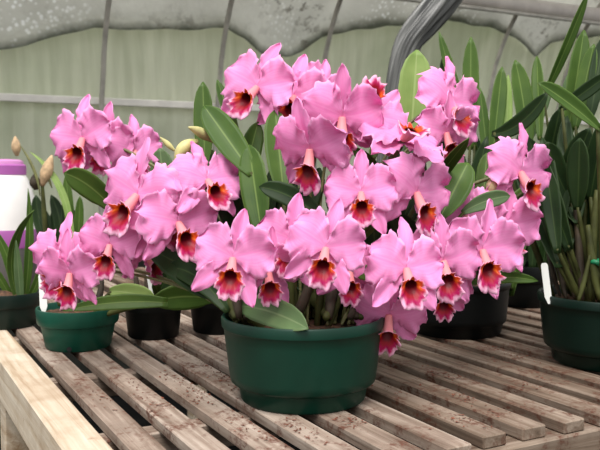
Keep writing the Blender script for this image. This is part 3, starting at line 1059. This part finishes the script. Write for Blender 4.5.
bp = potted(528, 2.16, .085, .11, .07, M['potblack'], 'band', 'black pot deep in shade between the wide black pot and the right pot')
for k in range(18):
    bx = 528 + rl.uniform(-28, 28)
    pleaf(bp, (bx, 272, 2.16), (bx + rl.uniform(-40, 40), rl.uniform(125, 225), 2.2 + rl.uniform(-.05, .1)), rl.uniform(13, 20), mat='leaf_dark', tilt=rl.uniform(-50, 50))

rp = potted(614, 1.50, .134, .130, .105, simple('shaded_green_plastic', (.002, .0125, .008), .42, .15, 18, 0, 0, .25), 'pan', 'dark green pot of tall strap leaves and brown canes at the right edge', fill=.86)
E_ = lambda *a, **k: pleaf(rp, *a, **k)
E_((528, 150, 1.62), (515, 60, 1.66), 20, (.004, 0, 0), mat='leaf', tilt=20)
E_((540, 140, 1.62), (537, 56, 1.68), 13, mat='leaf', tilt=-15)
E_((542, 100, 1.66), (588, -8, 1.62), 11, (.0, 0, -.006), mat='leaf', tilt=30)
E_((567, 140, 1.60), (584, 30, 1.64), 20, (.0, 0, 0), mat='leaf', tilt=15)
E_((575, 130, 1.58), (594, 44, 1.60), 17, mat='leaf', tilt=-10)
E_((590, 120, 1.56), (604, 36, 1.6), 17, mat='leaf_dark')
E_((492, 134, 1.58), (548, 92, 1.52), 18, (0, 0, -.02), mat='leaf_dark', tilt=-15)
E_((600, 130, 1.36), (538, 83, 1.34), 18, (.0, 0, .004), mat='leaf', tilt=35, fold=.4)
E_((560, 110, 1.55), (612, 72, 1.52), 15, mat='leaf_dark')
E_((545, 175, 1.6), (560, 108, 1.58), 20, mat='leaf_dark', tilt=20)
E_((560, 200, 1.56), (590, 128, 1.5), 26, mat='leaf_dark', tilt=-20)
E_((572, 205, 1.52), (548, 142, 1.50), 22, (-.01, 0, .01), mat='leaf_dark', tilt=20)
E_((578, 210, 1.48), (580, 138, 1.47), 24, mat='leaf_dark', tilt=-25)
E_((590, 200, 1.50), (604, 120, 1.46), 22, mat='leaf_dark', tilt=10)
E_((530, 140, 1.7), (552, 76, 1.72), 12, mat='leaf_grey', tilt=20)
E_((560, 130, 1.7), (572, 70, 1.72), 12, mat='leaf_grey', tilt=-20)
for k in range(34):
    bx = 598 + rl.uniform(-45, 40)
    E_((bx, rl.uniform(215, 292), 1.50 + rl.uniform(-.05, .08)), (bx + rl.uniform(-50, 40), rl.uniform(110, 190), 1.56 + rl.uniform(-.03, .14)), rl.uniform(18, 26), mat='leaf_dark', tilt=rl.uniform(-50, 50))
for (b, t, w_, m_) in (((590, 300, 1.44), (597, 190, 1.46), 9, 'bulb'), ((582, 300, 1.46), (575, 205, 1.50), 8, 'brownbulb'), ((566, 298, 1.48), (553, 225, 1.54), 6, 'brownbulb'), ((574, 298, 1.47), (566, 200, 1.52), 6, 'brownbulb'), ((600, 300, 1.42), (588, 225, 1.45), 9, 'bulb'), ((608, 300, 1.43), (606, 190, 1.45), 10, 'bulb'), ((584, 299, 1.52), (586, 200, 1.55), 8, 'bulb'), ((560, 296, 1.52), (545, 240, 1.6), 5, 'brownbulb'), ((598, 300, 1.52), (602, 200, 1.56), 9, 'brownbulb'), ((578, 302, 1.42), (590, 255, 1.43), 5, 'bulb')):
    bulb(rp, b, t, w_, m_, 'cane')
for k in range(5):   # each cane carries its upper leaves
    pass
# green tie round a cane
B = at(597, 263, 1.435); pts = [B + Vector((.011 * math.cos(2 * PI * k / 20), .011 * math.sin(2 * PI * k / 20), .003 * math.sin(4 * PI * k / 20))) - rp.location for k in range(21)]
vs, fs = tube_vf(pts, [.0045] * 21, 8); mesh_obj('plant_tie', vs, fs, M['tie'], rp)['label'] = 'green tie'
plant_tag((549, 304, 1.46), (544, 263, 1.47), 7, 'white plant tag leaning in the pot at the right edge')

# loose bark crumbs on the slats
vs, fs = [], []
hot = [(455, 378, 16), (430, 376, 14), (528, 362, 16), (510, 352, 14), (205, 368, 12), (200, 398, 16), (188, 383, 12), (448, 428, 10), (240, 397, 12), (172, 408, 14), (300, 440, 20), (395, 392, 14), (470, 400, 12), (540, 385, 14), (120, 400, 25), (250, 430, 25), (345, 430, 16), (490, 420, 25), (150, 385, 20), (225, 378, 10)]
for (px, py, sg) in hot:
    for _ in range(60):
        x = random.gauss(px, sg * .8); y = random.gauss(py, sg * .35)
        if y < 330: continue
        Y = EYE * FPX / (y - 173)
        p = onbench(x, Y)
        u = p.dot(EU); v = p.dot(EV)
        k = (u - .288) / .0725
        if k < 0 or (k % 1) * .0725 > .040 or (k % 1) * .0725 < .003 or v < VN + .012: continue
        if any((p.x - a) ** 2 + (p.y - b) ** 2 < (c_ + .004) ** 2 for a, b, c_ in POTS + [(pc.x, pc.y, .108)]): continue
        r = random.uniform(.0008, .0028)
        ax = Vector((random.uniform(-1, 1), random.uniform(-1, 1), .25)).normalized()
        q = Quaternion(ax, random.random() * 6)
        n0 = len(vs)
        for d in ((1.6, 0, 0), (-1.6, .2, 0), (0, 1, 0), (.2, -1, 0), (0, 0, .7), (0, 0, -.5)):
            w_ = q @ (Vector(d) * r * random.uniform(.7, 1.2))
            vs.append(p + Vector((w_.x, w_.y, abs(w_.z) * .7 + .0009)))
        for a, b in ((0, 2), (2, 1), (1, 3), (3, 0)):
            fs.append((n0 + a, n0 + b, n0 + 4)); fs.append((n0 + b, n0 + a, n0 + 5))
o = mesh_obj('bark_crumbs', vs, fs, M['chip'], None, False)
tag(o, 'reddish brown bark crumbs scattered over the bench slats', 'bark crumbs', None, 'stuff')


# ------------------------------------------------------------------ light
sun = bpy.data.lights.new('sun', 'SUN'); so = bpy.data.objects.new('sun', sun); C.objects.link(so)
sun.energy = 3.0; sun.angle = R_(35); sun.color = (1, .97, .92)
d = Vector((.04, .53, -1.0)).normalized()
so.rotation_euler = d.to_track_quat('-Z', 'Y').to_euler()
wd_ = bpy.data.worlds.new('world'); bpy.context.scene.world = wd_; wd_.use_nodes = True
nt = wd_.node_tree
bg = nt.nodes['Background']
tc = nt.nodes.new('ShaderNodeTexCoord'); sx = nt.nodes.new('ShaderNodeSeparateXYZ')
nt.links.new(tc.outputs['Generated'], sx.inputs[0])
c = ramp(nt, sx.outputs[2], [(.0, (.42, .43, .40)), (.15, (.85, .87, .84)), (.5, (1.0, 1.02, 1.03))])
nt.links.new(c, bg.inputs[0]); bg.inputs[1].default_value = .88
sc = bpy.context.scene
sc.view_settings.view_transform = 'Standard'; sc.view_settings.look = 'None'
sc.view_settings.exposure = 0.5; sc.view_settings.gamma = 1; sc.view_settings.use_curve_mapping = False
